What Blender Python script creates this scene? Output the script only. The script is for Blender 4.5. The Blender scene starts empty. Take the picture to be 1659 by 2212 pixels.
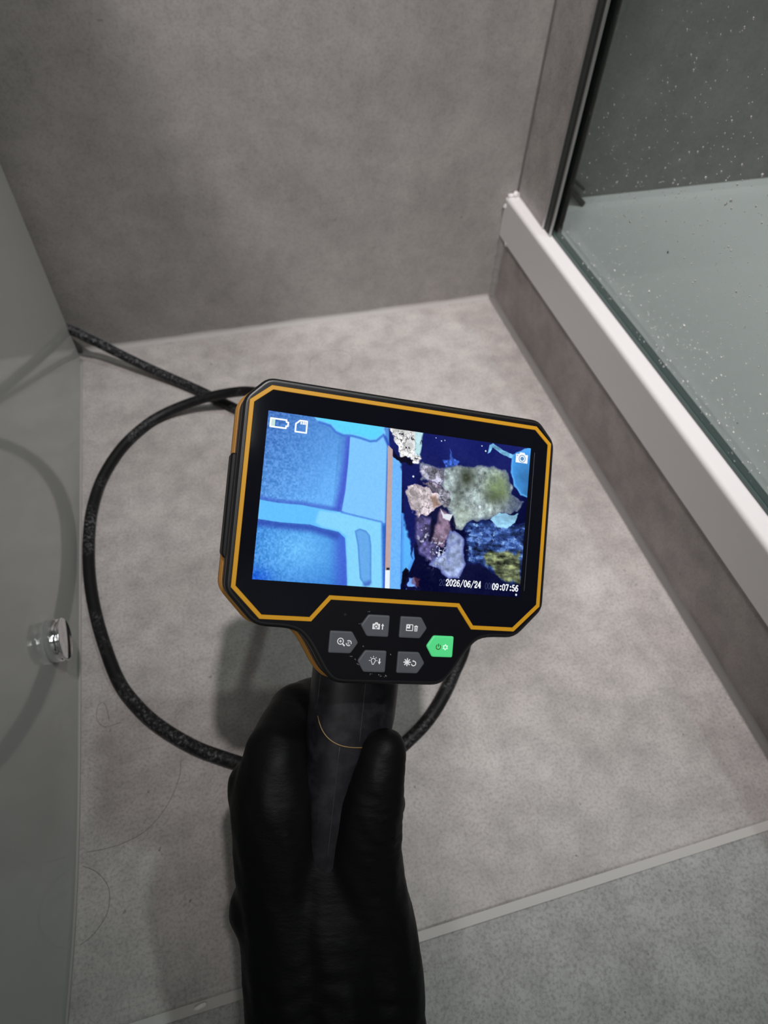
import bpy, bmesh, math, random
import numpy as np
from mathutils import Vector, Matrix

# ------------------------------------------------------------------ camera, light, exposure
EXPO = 0.0
scene = bpy.context.scene
COL = scene.collection
vs = scene.view_settings
vs.view_transform = 'Standard'
vs.look = 'None'
vs.exposure = EXPO
vs.gamma = 1.0
vs.use_curve_mapping = False

cam_d = bpy.data.cameras.new('camera')
cam_d.sensor_fit = 'HORIZONTAL'
cam_d.sensor_width = 36.0
cam_d.lens = 36.0 * 1434.3 / 1659.0
cam_d.clip_start = 0.01
cam_d.dof.use_dof = True
cam_d.dof.focus_distance = 0.265
cam_d.dof.aperture_fstop = 20.0
cam = bpy.data.objects.new('camera', cam_d)
COL.objects.link(cam)
cam.location = (0, 0, 0.47)
cam.rotation_mode = 'XYZ'
cam.matrix_world = (Matrix.Translation((0, 0, 0.47)) @ Matrix.Rotation(-0.311402, 4, 'Z')
                    @ Matrix.Rotation(0.656621, 4, 'X') @ Matrix.Rotation(0.059266, 4, 'Z'))
scene.camera = cam

world = bpy.data.worlds.new('room_air')
scene.world = world
world.use_nodes = True
world.node_tree.nodes['Background'].inputs[0].default_value = (0.9, 0.95, 1.0, 1)
world.node_tree.nodes['Background'].inputs[1].default_value = 0.05


def downlight(name, loc, target, power, radius, angle, blend, color):
    d = bpy.data.lights.new(name, 'SPOT')
    d.energy = power
    d.shadow_soft_size = radius
    d.spot_size = math.radians(angle)
    d.spot_blend = blend
    d.color = color
    o = bpy.data.objects.new(name, d)
    COL.objects.link(o)
    o.location = loc
    o.rotation_euler = (Vector(target) - Vector(loc)).to_track_quat('-Z', 'Y').to_euler()
    return o


downlight('ceiling_downlight', (0.30, -0.24, 2.3), (0.25, 0.50, 0.0), 168, 0.035, 30, 1.0, (1.0, 0.94, 0.93))
downlight('ceiling_downlight', (-0.78, -0.62, 2.3), (0.27, 0.60, 0.1), 122, 0.16, 31, 1.0, (1.0, 0.955, 0.94))
downlight('ceiling_downlight', (0.95, 0.10, 2.3), (0.75, 0.35, 0.1), 84, 0.05, 80, 1.0, (0.95, 1.0, 0.99))
fill_d = bpy.data.lights.new('added_fill_lamp', 'AREA')  # unseen area lamp added overhead as soft fill for the walls
fill_d.shape = 'RECTANGLE'
fill_d.size, fill_d.size_y = 0.6, 0.6
fill_d.energy = 6.2
fill_d.color = (0.97, 1.0, 0.97)
fill_o = bpy.data.objects.new('added_fill_lamp', fill_d)
COL.objects.link(fill_o)
fill_o.location = (0.35, -0.85, 2.38)

# ------------------------------------------------------------------ helpers


def new_obj(name, verts, faces, material=None, parent=None, smooth=False):
    me = bpy.data.meshes.new(name)
    me.from_pydata([tuple(v) for v in verts], [], [tuple(f) for f in faces])
    me.update()
    if smooth:
        me.polygons.foreach_set('use_smooth', [True] * len(me.polygons))
    if material:
        me.materials.append(material)
    o = bpy.data.objects.new(name, me)
    COL.objects.link(o)
    if parent:
        o.parent = parent
    return o


def tag(o, label=None, category=None, group=None, kind=None):
    if label:
        o['label'] = label
    if category:
        o['category'] = category
    if group:
        o['group'] = group
    if kind:
        o['kind'] = kind
    return o


def empty(name, loc, label, category):
    o = bpy.data.objects.new(name, None)
    o.empty_display_size = 0.02
    COL.objects.link(o)
    o.location = loc
    return tag(o, label, category)


def fix_normals(o):
    bm = bmesh.new()
    bm.from_mesh(o.data)
    bmesh.ops.recalc_face_normals(bm, faces=bm.faces)
    bm.to_mesh(o.data)
    bm.free()
    return o


def bevel_obj(o, width, seg=2):
    bm = bmesh.new()
    bm.from_mesh(o.data)
    bmesh.ops.recalc_face_normals(bm, faces=bm.faces)
    bmesh.ops.bevel(bm, geom=list(bm.edges), offset=width, segments=seg, profile=0.5, affect='EDGES')
    bm.to_mesh(o.data)
    bm.free()
    return o


def box(name, x0, x1, y0, y1, z0, z1, material, parent=None, bevel=0.0, seg=2):
    v = [(x0, y0, z0), (x1, y0, z0), (x1, y1, z0), (x0, y1, z0), (x0, y0, z1), (x1, y0, z1), (x1, y1, z1), (x0, y1, z1)]
    f = [(3, 2, 1, 0), (4, 5, 6, 7), (0, 1, 5, 4), (1, 2, 6, 5), (2, 3, 7, 6), (3, 0, 4, 7)]
    o = new_obj(name, v, f, material, parent)
    if bevel:
        bevel_obj(o, bevel, seg)
    return o


def loft(name, rings, material, parent=None, cap0=True, cap1=True, smooth=False, closed=True):
    n = len(rings[0])
    v = [p for r in rings for p in r]
    f = []
    for i in range(len(rings) - 1):
        for j in range(n if closed else n - 1):
            k = (j + 1) % n
            f.append((i * n + j, i * n + k, (i + 1) * n + k, (i + 1) * n + j))
    if cap0:
        f.append(tuple(range(n - 1, -1, -1)))
    if cap1:
        f.append(tuple((len(rings) - 1) * n + j for j in range(n)))
    o = new_obj(name, v, f, material, parent, smooth)
    return fix_normals(o)


def catmull(pts, sub):
    P = [np.array(p, float) for p in pts]
    P = [2 * P[0] - P[1]] + P + [2 * P[-1] - P[-2]]
    out = []
    for i in range(1, len(P) - 2):
        a, b, c, d = P[i - 1], P[i], P[i + 1], P[i + 2]
        for t in np.arange(sub) / sub:
            out.append(0.5 * (2 * b + (c - a) * t + (2 * a - 5 * b + 4 * c - d) * t * t + (3 * b - a - 3 * c + d) * t ** 3))
    out.append(P[-2])
    return out


def tube(name, pts, r, material, parent=None, sides=14, smooth=True):
    pts = [np.array(p, float) for p in pts]
    rad = r if hasattr(r, '__len__') else [r] * len(pts)
    rings = []
    up = np.array([0.13, 0.21, 0.97])
    prev = None
    for i, p in enumerate(pts):
        t = pts[min(i + 1, len(pts) - 1)] - pts[max(i - 1, 0)]
        t = t / (np.linalg.norm(t) + 1e-12)
        a = up if prev is None else prev
        a = a - t * (a @ t)
        a = a / (np.linalg.norm(a) + 1e-12)
        prev = a
        b = np.cross(t, a)
        rings.append([p + rad[i] * (math.cos(q) * a + math.sin(q) * b) for q in np.linspace(0, 2 * math.pi, sides, endpoint=False)])
    return loft(name, rings, material, parent, smooth=smooth)


def offset_poly(pts, d):
    """inset a counter-clockwise polygon by d (mitred)."""
    n = len(pts)
    out = []
    for i in range(n):
        p0, p1, p2 = (np.array(pts[(i + k) % n], float) for k in (-1, 0, 1))
        e1 = (p1 - p0) / np.linalg.norm(p1 - p0)
        e2 = (p2 - p1) / np.linalg.norm(p2 - p1)
        n1, n2 = np.array([-e1[1], e1[0]]), np.array([-e2[1], e2[0]])
        m = n1 + n2
        m = m / max(np.dot(m, m) / 2, 0.3)
        out.append(p1 + m * d)
    return out


def round_poly(pts, r, seg=4):
    n = len(pts)
    out = []
    for i in range(n):
        p0, p1, p2 = (np.array(pts[(i + k) % n], float) for k in (-1, 0, 1))
        a, b = p0 - p1, p2 - p1
        rr = r[i] if hasattr(r, '__len__') else r
        la = min(rr, np.linalg.norm(a) * 0.45)
        lb = min(rr, np.linalg.norm(b) * 0.45)
        s = p1 + a / np.linalg.norm(a) * la
        e = p1 + b / np.linalg.norm(b) * lb
        for t in np.linspace(0, 1, seg + 1):
            out.append((1 - t) ** 2 * s + 2 * t * (1 - t) * p1 + t * t * e)
    return out


# ------------------------------------------------------------------ materials
def mat(name, color, rough=0.5, metal=0.0, spec=0.5, coat=0.0, emit=None, emit_s=0.0, ior=1.5):
    m = bpy.data.materials.new(name)
    m.use_nodes = True
    b = m.node_tree.nodes['Principled BSDF']
    b.inputs['Base Color'].default_value = (*color, 1)
    b.inputs['Roughness'].default_value = rough
    b.inputs['Metallic'].default_value = metal
    b.inputs['Specular IOR Level'].default_value = spec
    b.inputs['IOR'].default_value = ior
    b.inputs['Coat Weight'].default_value = coat
    if emit:
        b.inputs['Emission Color'].default_value = (*emit, 1)
        b.inputs['Emission Strength'].default_value = emit_s
    return m


def nd(m, kind, **kw):
    n = m.node_tree.nodes.new(kind)
    for k, v in kw.items():
        setattr(n, k, v)
    return n


def noise(m, scale, detail=4.0, rough=0.55, vec=None, coord='Object', stretch=None):
    L = m.node_tree.links
    tc = nd(m, 'ShaderNodeTexCoord')
    mp = nd(m, 'ShaderNodeMapping')
    if stretch:
        mp.inputs['Scale'].default_value = stretch
    n = nd(m, 'ShaderNodeTexNoise')
    n.inputs['Scale'].default_value = scale
    n.inputs['Detail'].default_value = detail
    n.inputs['Roughness'].default_value = rough
    L.new(tc.outputs[coord], mp.inputs['Vector'])
    L.new(mp.outputs['Vector'], n.inputs['Vector'])
    return n


def ramp(m, src, stops):
    r = nd(m, 'ShaderNodeValToRGB')
    e = r.color_ramp.elements
    while len(e) < len(stops):
        e.new(0.5)
    for i, (p, c) in enumerate(stops):
        e[i].position = p
        e[i].color = (*c, 1) if len(c) == 3 else c
    m.node_tree.links.new(src, r.inputs['Fac'])
    return r


def mix(m, a, b, fac, mode='MIX'):
    x = nd(m, 'ShaderNodeMix', data_type='RGBA', blend_type=mode)
    L = m.node_tree.links
    if isinstance(fac, (int, float)):
        x.inputs[0].default_value = fac
    else:
        L.new(fac, x.inputs[0])
    for s, i in ((a, 6), (b, 7)):
        if isinstance(s, tuple):
            x.inputs[i].default_value = (*s, 1)
        else:
            L.new(s, x.inputs[i])
    return x.outputs[2]


def add_bump(m, src, strength, dist):
    bp = nd(m, 'ShaderNodeBump')
    bp.inputs['Strength'].default_value = strength
    bp.inputs['Distance'].default_value = dist
    m.node_tree.links.new(src, bp.inputs['Height'])
    m.node_tree.links.new(bp.outputs['Normal'], m.node_tree.nodes['Principled BSDF'].inputs['Normal'])


def tile_material(name, c_dark, c_light, rough=0.5, speck=0.6, grain=0.25, mottle=0.66):
    """concrete-look porcelain: soft clouds, fine grain and scattered dark specks."""
    m = mat(name, c_light, rough, spec=0.4)
    L = m.node_tree.links
    cloud = noise(m, 7.0, 6, 0.6)
    base = ramp(m, cloud.outputs['Fac'], [(0.30, c_dark), (0.70, c_light)]).outputs['Color']
    mid = noise(m, 45.0, 5, 0.65)
    midr = ramp(m, mid.outputs['Fac'], [(0.30, (mottle, mottle, mottle)), (0.62, (1.05, 1.04, 1.04))]).outputs['Color']
    c = mix(m, base, midr, 0.7, 'MULTIPLY')
    fine = noise(m, 520.0, 3, 0.7)
    finer = ramp(m, fine.outputs['Fac'], [(0.33, (0.50, 0.50, 0.51)), (0.52, (1, 1, 1)), (0.72, (1.18, 1.17, 1.16))]).outputs['Color']
    c = mix(m, c, finer, grain * 2.2, 'MULTIPLY')
    sp = noise(m, 210.0, 2, 0.5)
    patch = noise(m, 14.0, 3, 0.6)
    spr = ramp(m, sp.outputs['Fac'], [(0.24, (0, 0, 0)), (0.285, (1, 1, 1))]).outputs['Color']
    pr = ramp(m, patch.outputs['Fac'], [(0.42, (1, 1, 1)), (0.6, (0.2, 0.2, 0.2))]).outputs['Color']
    spk = mix(m, (1, 1, 1), spr, pr, 'MIX')
    c = mix(m, c, spk, speck, 'MULTIPLY')
    L.new(c, m.node_tree.nodes['Principled BSDF'].inputs['Base Color'])
    add_bump(m, fine.outputs['Fac'], 0.25, 0.0003)
    return m


M_FLOOR = tile_material('floor_tile_porcelain', (0.33, 0.305, 0.295), (0.47, 0.445, 0.435), 0.42)
M_FLOOR2 = tile_material('front_tile_porcelain', (0.30, 0.30, 0.295), (0.40, 0.405, 0.40), 0.5, 0.6, 0.32)
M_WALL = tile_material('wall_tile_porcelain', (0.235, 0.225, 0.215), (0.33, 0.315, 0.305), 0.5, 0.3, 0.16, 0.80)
M_PLINTH = tile_material('plinth_tile_porcelain', (0.26, 0.235, 0.225), (0.38, 0.35, 0.34), 0.5, 0.3, 0.16)
M_GROUT = mat('grey_grout', (0.50, 0.485, 0.47), 0.8)
add_bump(M_GROUT, noise(M_GROUT, 600, 3).outputs['Fac'], 0.3, 0.0004)
M_SILICONE = mat('grey_silicone', (0.34, 0.325, 0.315), 0.6, spec=0.2)
M_DARKJOINT = mat('dark_grey_joint', (0.13, 0.12, 0.115), 0.7, spec=0.2)
M_PAINT = mat('white_paint', (0.75, 0.75, 0.73), 0.8)
M_PANEL = mat('white_acrylic', (0.44, 0.45, 0.435), 0.07, spec=0.5)
M_TRAY = mat('white_shower_tray_acrylic', (0.64, 0.625, 0.63), 0.42, spec=0.3)
M_CHROME = mat('chrome', (0.85, 0.85, 0.86), 0.06, 1.0)
M_ALU = mat('brushed_aluminium', (0.55, 0.56, 0.55), 0.35, 1.0)
M_RUBBER = mat('dark_rubber_seal', (0.025, 0.03, 0.028), 0.5)
M_BLACK = mat('black_plastic', (0.010, 0.010, 0.012), 0.42)
M_BLACKFACE = mat('black_face_film', (0.003, 0.003, 0.005), 0.32, spec=0.2)
M_GLASSBLACK = mat('black_screen_glass', (0.003, 0.003, 0.006), 0.08, spec=0.35)
M_SATIN = mat('charcoal_satin_plastic', (0.007, 0.007, 0.008), 0.36, spec=0.35)
add_bump(M_SATIN, noise(M_SATIN, 2500, 2).outputs['Fac'], 0.2, 0.0001)
M_AMBER = mat('amber_plastic', (0.46, 0.225, 0.007), 0.45, spec=0.3)
M_AMBERBACK = mat('amber_rear_shell', (0.30, 0.145, 0.03), 0.5, spec=0.3)
M_KEY = mat('grey_silicone_key', (0.062, 0.066, 0.078), 0.5, spec=0.3)
M_KEYGREEN = mat('green_lit_key', (0.06, 0.42, 0.16), 0.45, emit=(0.035, 0.40, 0.12), emit_s=0.6)
M_INK = mat('white_key_print', (0.72, 0.72, 0.76), 0.6)
M_INKGREEN = mat('pale_green_key_print', (0.55, 0.85, 0.65), 0.6, emit=(0.35, 0.75, 0.48), emit_s=0.4)
M_INKOLIVE = mat('olive_key_print', (0.05, 0.075, 0.01), 0.7, spec=0.1)
M_OSD = mat('screen_white_text', (0.0, 0.0, 0.0), 0.3, emit=(0.92, 0.95, 1.0), emit_s=1.0)
M_OSDGREEN = mat('screen_pale_green', (0.0, 0.0, 0.0), 0.3, emit=(0.52, 0.72, 0.66), emit_s=1.0)
M_OSDDARK = mat('screen_ghost_text', (0.0, 0.0, 0.0), 0.3, emit=(0.025, 0.035, 0.11), emit_s=1.0)
M_OSDBLUE = mat('screen_icon_blue', (0.0, 0.0, 0.0), 0.3, emit=(0.10, 0.28, 0.55), emit_s=1.0)
M_GOLD = mat('worn_gold_edge', (0.16, 0.105, 0.035), 0.45, 0.3)
M_SEAM = mat('grey_mould_line', (0.022, 0.022, 0.025), 0.5)
M_HAIR = mat('dark_hair', (0.05, 0.045, 0.04), 0.4)
M_CRUMB = mat('white_crumb', (0.75, 0.74, 0.70), 0.7)
M_GLOVE = mat('black_nitrile', (0.0035, 0.0035, 0.004), 0.5, spec=0.10)
_n1 = noise(M_GLOVE, 90, 5, 0.6, stretch=(1.0, 2.6, 1.0))
add_bump(M_GLOVE, _n1.outputs['Fac'], 0.35, 0.0012)

# handle plastic: smudged with pale dust
M_HANDLE = mat('handle_black_plastic', (0.012, 0.012, 0.016), 0.45, spec=0.3)
_d = noise(M_HANDLE, 120, 5, 0.65)
_c = ramp(M_HANDLE, _d.outputs['Fac'], [(0.45, (0.004, 0.004, 0.006)), (0.75, (0.018, 0.018, 0.023))])
M_HANDLE.node_tree.links.new(_c.outputs['Color'], M_HANDLE.node_tree.nodes['Principled BSDF'].inputs['Base Color'])

# cable: black braid with pale scuffs
M_CABLE = mat('black_braided_cable', (0.004, 0.004, 0.005), 0.5, spec=0.28)
_s1 = noise(M_CABLE, 420, 3, 0.7)
_s2 = noise(M_CABLE, 16, 3, 0.6)
_a = ramp(M_CABLE, _s1.outputs['Fac'], [(0.50, (0, 0, 0)), (0.68, (1, 1, 1))]).outputs['Color']
_b = ramp(M_CABLE, _s2.outputs['Fac'], [(0.50, (0, 0, 0)), (0.66, (1, 1, 1))]).outputs['Color']
_tc = nd(M_CABLE, 'ShaderNodeTexCoord')
_sx = nd(M_CABLE, 'ShaderNodeSeparateXYZ')
_mr = nd(M_CABLE, 'ShaderNodeMapRange')
_mr.inputs['From Min'].default_value = 0.50
_mr.inputs['From Max'].default_value = 0.55
_mr.inputs['To Max'].default_value = 0.8
M_CABLE.node_tree.links.new(_tc.outputs['Object'], _sx.inputs[0])
M_CABLE.node_tree.links.new(_sx.outputs['Y'], _mr.inputs['Value'])
_b = mix(M_CABLE, _b, (1.0, 1.0, 1.0), _mr.outputs['Result'])
_f = mix(M_CABLE, _a, _b, 1.0, 'MULTIPLY')
_c = mix(M_CABLE, (0.0035, 0.0035, 0.004), (0.17, 0.17, 0.185), _f)
M_CABLE.node_tree.links.new(_c, M_CABLE.node_tree.nodes['Principled BSDF'].inputs['Base Color'])
add_bump(M_CABLE, noise(M_CABLE, 900, 2).outputs['Fac'], 0.5, 0.0005)

# green tinted safety glass: transparent with a fresnel reflection
M_PANE = bpy.data.materials.new('green_tinted_glass')
M_PANE.use_nodes = True
_t = M_PANE.node_tree
_t.nodes.clear()
_o = _t.nodes.new('ShaderNodeOutputMaterial')
_tr = _t.nodes.new('ShaderNodeBsdfTransparent')
_tr.inputs[0].default_value = (0.73, 0.768, 0.757, 1)
_gl = _t.nodes.new('ShaderNodeBsdfGlossy')
_gl.inputs['Roughness'].default_value = 0.03
_lw = _t.nodes.new('ShaderNodeLayerWeight')
_lw.inputs['Blend'].default_value = 0.5
_pw = _t.nodes.new('ShaderNodeMath')
_pw.operation = 'POWER'
_pw.inputs[1].default_value = 5.0
_fr = _t.nodes.new('ShaderNodeMath')
_fr.operation = 'MULTIPLY_ADD'
_fr.inputs[1].default_value = 0.96
_fr.inputs[2].default_value = 0.04
_t.links.new(_lw.outputs['Facing'], _pw.inputs[0])
_t.links.new(_pw.outputs[0], _fr.inputs[0])
_mx = _t.nodes.new('ShaderNodeMixShader')
_t.links.new(_fr.outputs[0], _mx.inputs[0])
_t.links.new(_tr.outputs[0], _mx.inputs[1])
_t.links.new(_gl.outputs[0], _mx.inputs[2])
_t.links.new(_mx.outputs[0], _o.inputs[0])

M_WATER = mat('water', (1, 1, 1), 0.02, ior=1.33)
M_WATER.node_tree.nodes['Principled BSDF'].inputs['Transmission Weight'].default_value = 1.0

# ------------------------------------------------------------------ the room
YB = 0.6298          # back wall
XP = 0.3229          # tiled plinth under the tray
XS = 0.3300          # stub wall above the tray
floor = box('floor', -0.9, 1.4, -1.7, 0.66, -0.06, -0.010, M_GROUT)
tag(floor, 'grey concrete-look tiled floor', kind='structure')
box('tile', -0.62, 0.40, 0.0320, YB - 0.0012, -0.0095, 0.0, M_FLOOR, floor, 0.0024, 4)
box('tile', -0.62, 0.40, -0.575, 0.0269, -0.0095, -0.0006, M_FLOOR2, floor, 0.0008, 2)
box('tile', -0.62, 0.40, -1.18, -0.580, -0.0095, -0.0006, M_FLOOR2, floor, 0.0008, 2)
g = box('grout', -0.62, 0.40, 0.020, 0.040, -0.0095, -0.0014, M_GROUT, floor)

wb = box('wall_back', -0.9, 1.4, YB, YB + 0.05, -0.05, 2.4, M_WALL)
tag(wb, 'grey concrete-look tiled wall behind the corner', kind='structure')
wl = box('wall_left', -0.95, -0.9, -1.7, YB + 0.05, -0.05, 2.4, M_PAINT)
tag(wl, 'plain pale wall out of view on the left', kind='structure')
wf = box('wall_front', -0.95, 1.45, -1.75, -1.7, -0.05, 2.4, M_PAINT)
tag(wf, 'plain pale wall behind the viewer', kind='structure')
ws = box('wall_shower', 1.4, 1.45, -1.7, YB + 0.05, -0.05, 2.4, M_WALL)
tag(ws, 'grey tiled far wall of the shower', kind='structure')
ce = box('ceiling', -0.95, 1.45, -1.75, YB + 0.05, 2.4, 2.45, M_PAINT)
tag(ce, 'plain white ceiling', kind='structure')

# tiled plinth carrying the tray and the slim stub wall that holds the screen
wr = box('wall_right', XP, XP + 0.06, -1.2, YB, -0.009, 0.0797, M_PLINTH, bevel=0.0006)
tag(wr, 'low grey tiled plinth under the shower tray', kind='structure')
st = box('wall_stub', XS, XS + 0.013, 0.562, YB, 0.1235, 2.2, M_FLOOR, bevel=0.0006)
tag(st, 'narrow tiled wall strip between back wall and glass', kind='structure')


def bead(name, a, b, d1, d2, r, material=None):
    """concave silicone fillet along a-b in the corner of directions d1 and d2."""
    a, b, d1, d2 = (np.array(x, float) for x in (a, b, d1, d2))
    prof = [(0, 0), (r, 0)]
    for t in np.linspace(0, 1, 6)[1:-1]:
        x, y = r * (1 - math.sin(t * math.pi / 2)), r * (1 - math.cos(t * math.pi / 2))
        prof.append((x, y))
    prof.append((0, r))
    n = 24
    rings = []
    for i in range(n + 1):
        p = a + (b - a) * i / n
        k = 1 + 0.18 * math.sin(i * 1.7) * math.sin(i * 0.6 + 1)
        rings.append([p + d1 * x * k + d2 * y * k for x, y in prof])
    o = loft(name, rings, material or M_SILICONE)
    o['kind'] = 'structure'
    return o


tag(bead('trim_1', (-0.146, YB, 0), (XP, YB, 0), (0, -1, 0), (0, 0, 1), 0.0050), 'grey silicone joint along foot of back wall')
tag(bead('trim_2', (XP, 0.0, 0), (XP, YB, 0), (-1, 0, 0), (0, 0, 1), 0.0045), 'grey silicone joint along foot of tiled plinth')
tag(bead('trim_3', (XP, YB, 0), (XP, YB, 0.0797), (-1, 0, 0), (0, -1, 0), 0.006), 'grey silicone joint in the inner plinth corner')
tag(bead('trim_4', (XS, YB, 0.1235), (XS, YB, 2.2), (-1, 0, 0), (0, -1, 0), 0.0016, M_DARKJOINT), 'dark grey joint up the wall corner')

# ------------------------------------------------------------------ shower tray
tray = empty('shower_tray', (0.6, 0.0, 0.08), 'white shower tray with a thick front rim on tiled plinth', 'shower tray')
xr = 0.3169


def rel(o, parent):
    o.matrix_parent_inverse = Matrix.Translation(-parent.location)
    return o


rim_prof = [(xr + 0.004, 0.0800), (xr, 0.0803), (xr, 0.1195)]
for t in np.linspace(0, math.pi / 2, 7)[1:]:
    rim_prof.append((xr + 0.0042 * (1 - math.cos(t)), 0.1195 + 0.0042 * math.sin(t)))
rim_prof += [(0.3480, 0.1237), (0.3530, 0.1215), (0.3590, 0.110), (0.3640, 0.1055), (0.3700, 0.1040), (0.3700, 0.0800)]
rings = [[(x, y, z) for x, z in rim_prof] for y in (-1.15, YB - 0.0005)]
rel(loft('rim', rings, M_TRAY, tray), tray)
bas = [[(0.3695, y, 0.0805), (0.3695, y, z), (1.395, y, z), (1.395, y, 0.0805)]
       for y, z in ((-1.15, 0.1040), (0.608, 0.1040), (0.618, 0.1047), (0.6245, 0.1075), (YB - 0.0005, 0.1130))]
rel(loft('basin', bas, M_TRAY, tray), tray)
# crumbled sealant at the rim's end
random.seed(4)
for (cx, cy, cz, s) in ((xr + 0.004, 0.6275, 0.1235, 0.0032), (xr + 0.010, 0.6265, 0.1248, 0.0036), (xr + 0.001, 0.6270, 0.1140, 0.0026), (xr + 0.0165, 0.626, 0.1245, 0.0028), (xr + 0.002, 0.611, 0.0795, 0.0026)):
    bm = bmesh.new()
    bmesh.ops.create_icosphere(bm, subdivisions=2, radius=s)
    for v_ in bm.verts:
        v_.co *= random.uniform(0.75, 1.25)
        v_.co += Vector((cx, cy, cz))
    me = bpy.data.meshes.new('sealant_blob')
    bm.to_mesh(me)
    bm.free()
    me.materials.append(M_TRAY)
    o = bpy.data.objects.new('sealant_blob', me)
    COL.objects.link(o)
    o.parent = tray
    rel(o, tray)

# ------------------------------------------------------------------ glass screen
scr = empty('shower_screen', (0.336, 0.0, 0.1237), 'green tinted glass shower screen speckled with water drops', 'shower screen')
rel(box('glass_pane', 0.3330, 0.3390, -1.10, 0.5570, 0.1262, 2.05, M_PANE, scr), scr)
rel(box('wall_profile', 0.3280, 0.3300, 0.5590, 0.5625, 0.1238, 2.05, M_ALU, scr, 0.0004), scr)
rel(box('wall_profile', 0.3404, 0.3420, 0.5470, 0.5620, 0.1238, 2.05, M_ALU, scr, 0.0004), scr)
rel(box('rubber_seal', 0.3296, 0.3328, 0.5520, 0.5592, 0.1238, 2.05, M_RUBBER, scr, 0.0006), scr)
rel(box('rubber_seal', 0.3302, 0.3328, 0.5472, 0.5518, 0.1238, 2.05, M_RUBBER, scr, 0.0006), scr)
rel(box('wall_profile', 0.3290, 0.3306, 0.5440, 0.5470, 0.1238, 2.05, M_ALU, scr, 0.0004), scr)
rel(box('rubber_seal', 0.3391, 0.3405, 0.5440, 0.5615, 0.1238, 2.05, M_RUBBER, scr), scr)
rel(box('bottom_seal', 0.3322, 0.3398, -1.10, 0.5455, 0.1237, 0.1275, mat('clear_green_seal', (0.06, 0.10, 0.095), 0.25), scr), scr)
# water drops: flattened half domes on the face towards the room
random.seed(11)
DV, DF = [], []


def drop(y, z, r, elong, depth):
    b = len(DV)
    x0 = 0.33295
    ns, nr = 10, 3
    for k in range(nr):
        a = k / nr * math.pi / 2
        for s in range(ns):
            t = 2 * math.pi * s / ns
            zz = math.sin(t) * (elong if math.sin(t) < 0 else 1.0)
            DV.append((x0 - depth * math.sin(a), y + r * math.cos(a) * math.cos(t), z + r * math.cos(a) * zz))
    DV.append((x0 - depth, y, z))
    for k in range(nr - 1):
        for s in range(ns):
            s2 = (s + 1) % ns
            DF.append((b + k * ns + s, b + k * ns + s2, b + (k + 1) * ns + s2, b + (k + 1) * ns + s))
    for s in range(ns):
        DF.append((b + (nr - 1) * ns + s, b + (nr - 1) * ns + (s + 1) % ns, b + nr * ns))
    DF.append(tuple(b + s for s in range(ns - 1, -1, -1)))


for _ in range(1500):
    y = random.uniform(0.15, 0.545)
    z = 0.128 + abs(random.gauss(0.09, 0.08))
    if random.random() < (y - 0.42) * 6:
        continue
    r = random.choice([0.0003, 0.0004, 0.0004, 0.0005, 0.0005, 0.0006, 0.0008])
    drop(y, z, r, random.uniform(1.0, 1.5), r * 0.55)
for (y, z) in ((0.470, 0.213), (0.437, 0.198), (0.385, 0.168), (0.335, 0.172), (0.345, 0.262), (0.348, 0.258), (0.375, 0.262), (0.33, 0.285), (0.435, 0.155)):
    drop(y, z, 0.00105, 1.7, 0.0006)
dr = new_obj('water_drops', DV, DF, M_WATER, scr, True)
fix_normals(dr)
rel(dr, scr)
dr['kind'] = 'stuff'
dr['label'] = 'fine water drops on the glass'

# two dark bars added in the tray corner to imitate a reflection in the glass
cl = empty('reflection_bars', (0.395, 0.622, 0.112), 'two dark bars standing in for a reflection at tray corner behind glass', 'reflection marks')
rel(tube('reflection_bar', [(0.381, 0.6280, 0.1400), (0.393, 0.6275, 0.1325), (0.406, 0.6270, 0.1230)], 0.0015, M_RUBBER, cl, 8), cl)
rel(tube('reflection_bar', [(0.384, 0.6265, 0.1300), (0.395, 0.6255, 0.1195), (0.408, 0.6240, 0.1085)], 0.0030, M_RUBBER, cl, 8), cl)

# ------------------------------------------------------------------ white curved panel on the left with chrome cap
pan = empty('bath_panel', (-0.16, 0.2, 0.0), 'glossy white panel rising from the floor beside the looped black cable', 'bath panel')
base = [(0.6150, -0.1478), (0.50, -0.1478), (0.40, -0.1478), (0.30, -0.1478), (0.22, -0.1478), (0.15, -0.1482), (0.09, -0.1502), (0.03, -0.1550), (-0.05, -0.1640), (-0.2, -0.182), (-0.45, -0.212)]
cur = catmull([(x, y, 0) for y, x in base], 10)
rings = []
for p in cur:
    rings.append([(p[0], p[1], 0.0003), (p[0], p[1], 0.55), (p[0] - 0.012, p[1], 0.55), (p[0] - 0.012, p[1], 0.0003)])
pp = loft('panel', rings, M_PANEL, pan)
bm = bmesh.new()
bm.from_mesh(pp.data)
for f_ in bm.faces:
    f_.smooth = False
bm.to_mesh(pp.data)
bm.free()
rel(pp, pan)
deck = [(p[0] + 0.004, p[1]) for p in cur] + [(-0.895, cur[-1][1]), (-0.895, cur[0][1])]
dk = loft('top_rim', [[(x, y, z) for x, y in deck] for z in (0.5505, 0.575)], M_PANEL, pan)
bevel_obj(dk, 0.003, 2)
rel(dk, pan)
# thin silicone line where the panel meets the floor
sl = [(p[0] + 0.0006, p[1], 0.0008) for p in cur]
rel(tube('floor_seal', sl, 0.0011, M_SILICONE, pan, 6), pan)
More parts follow.
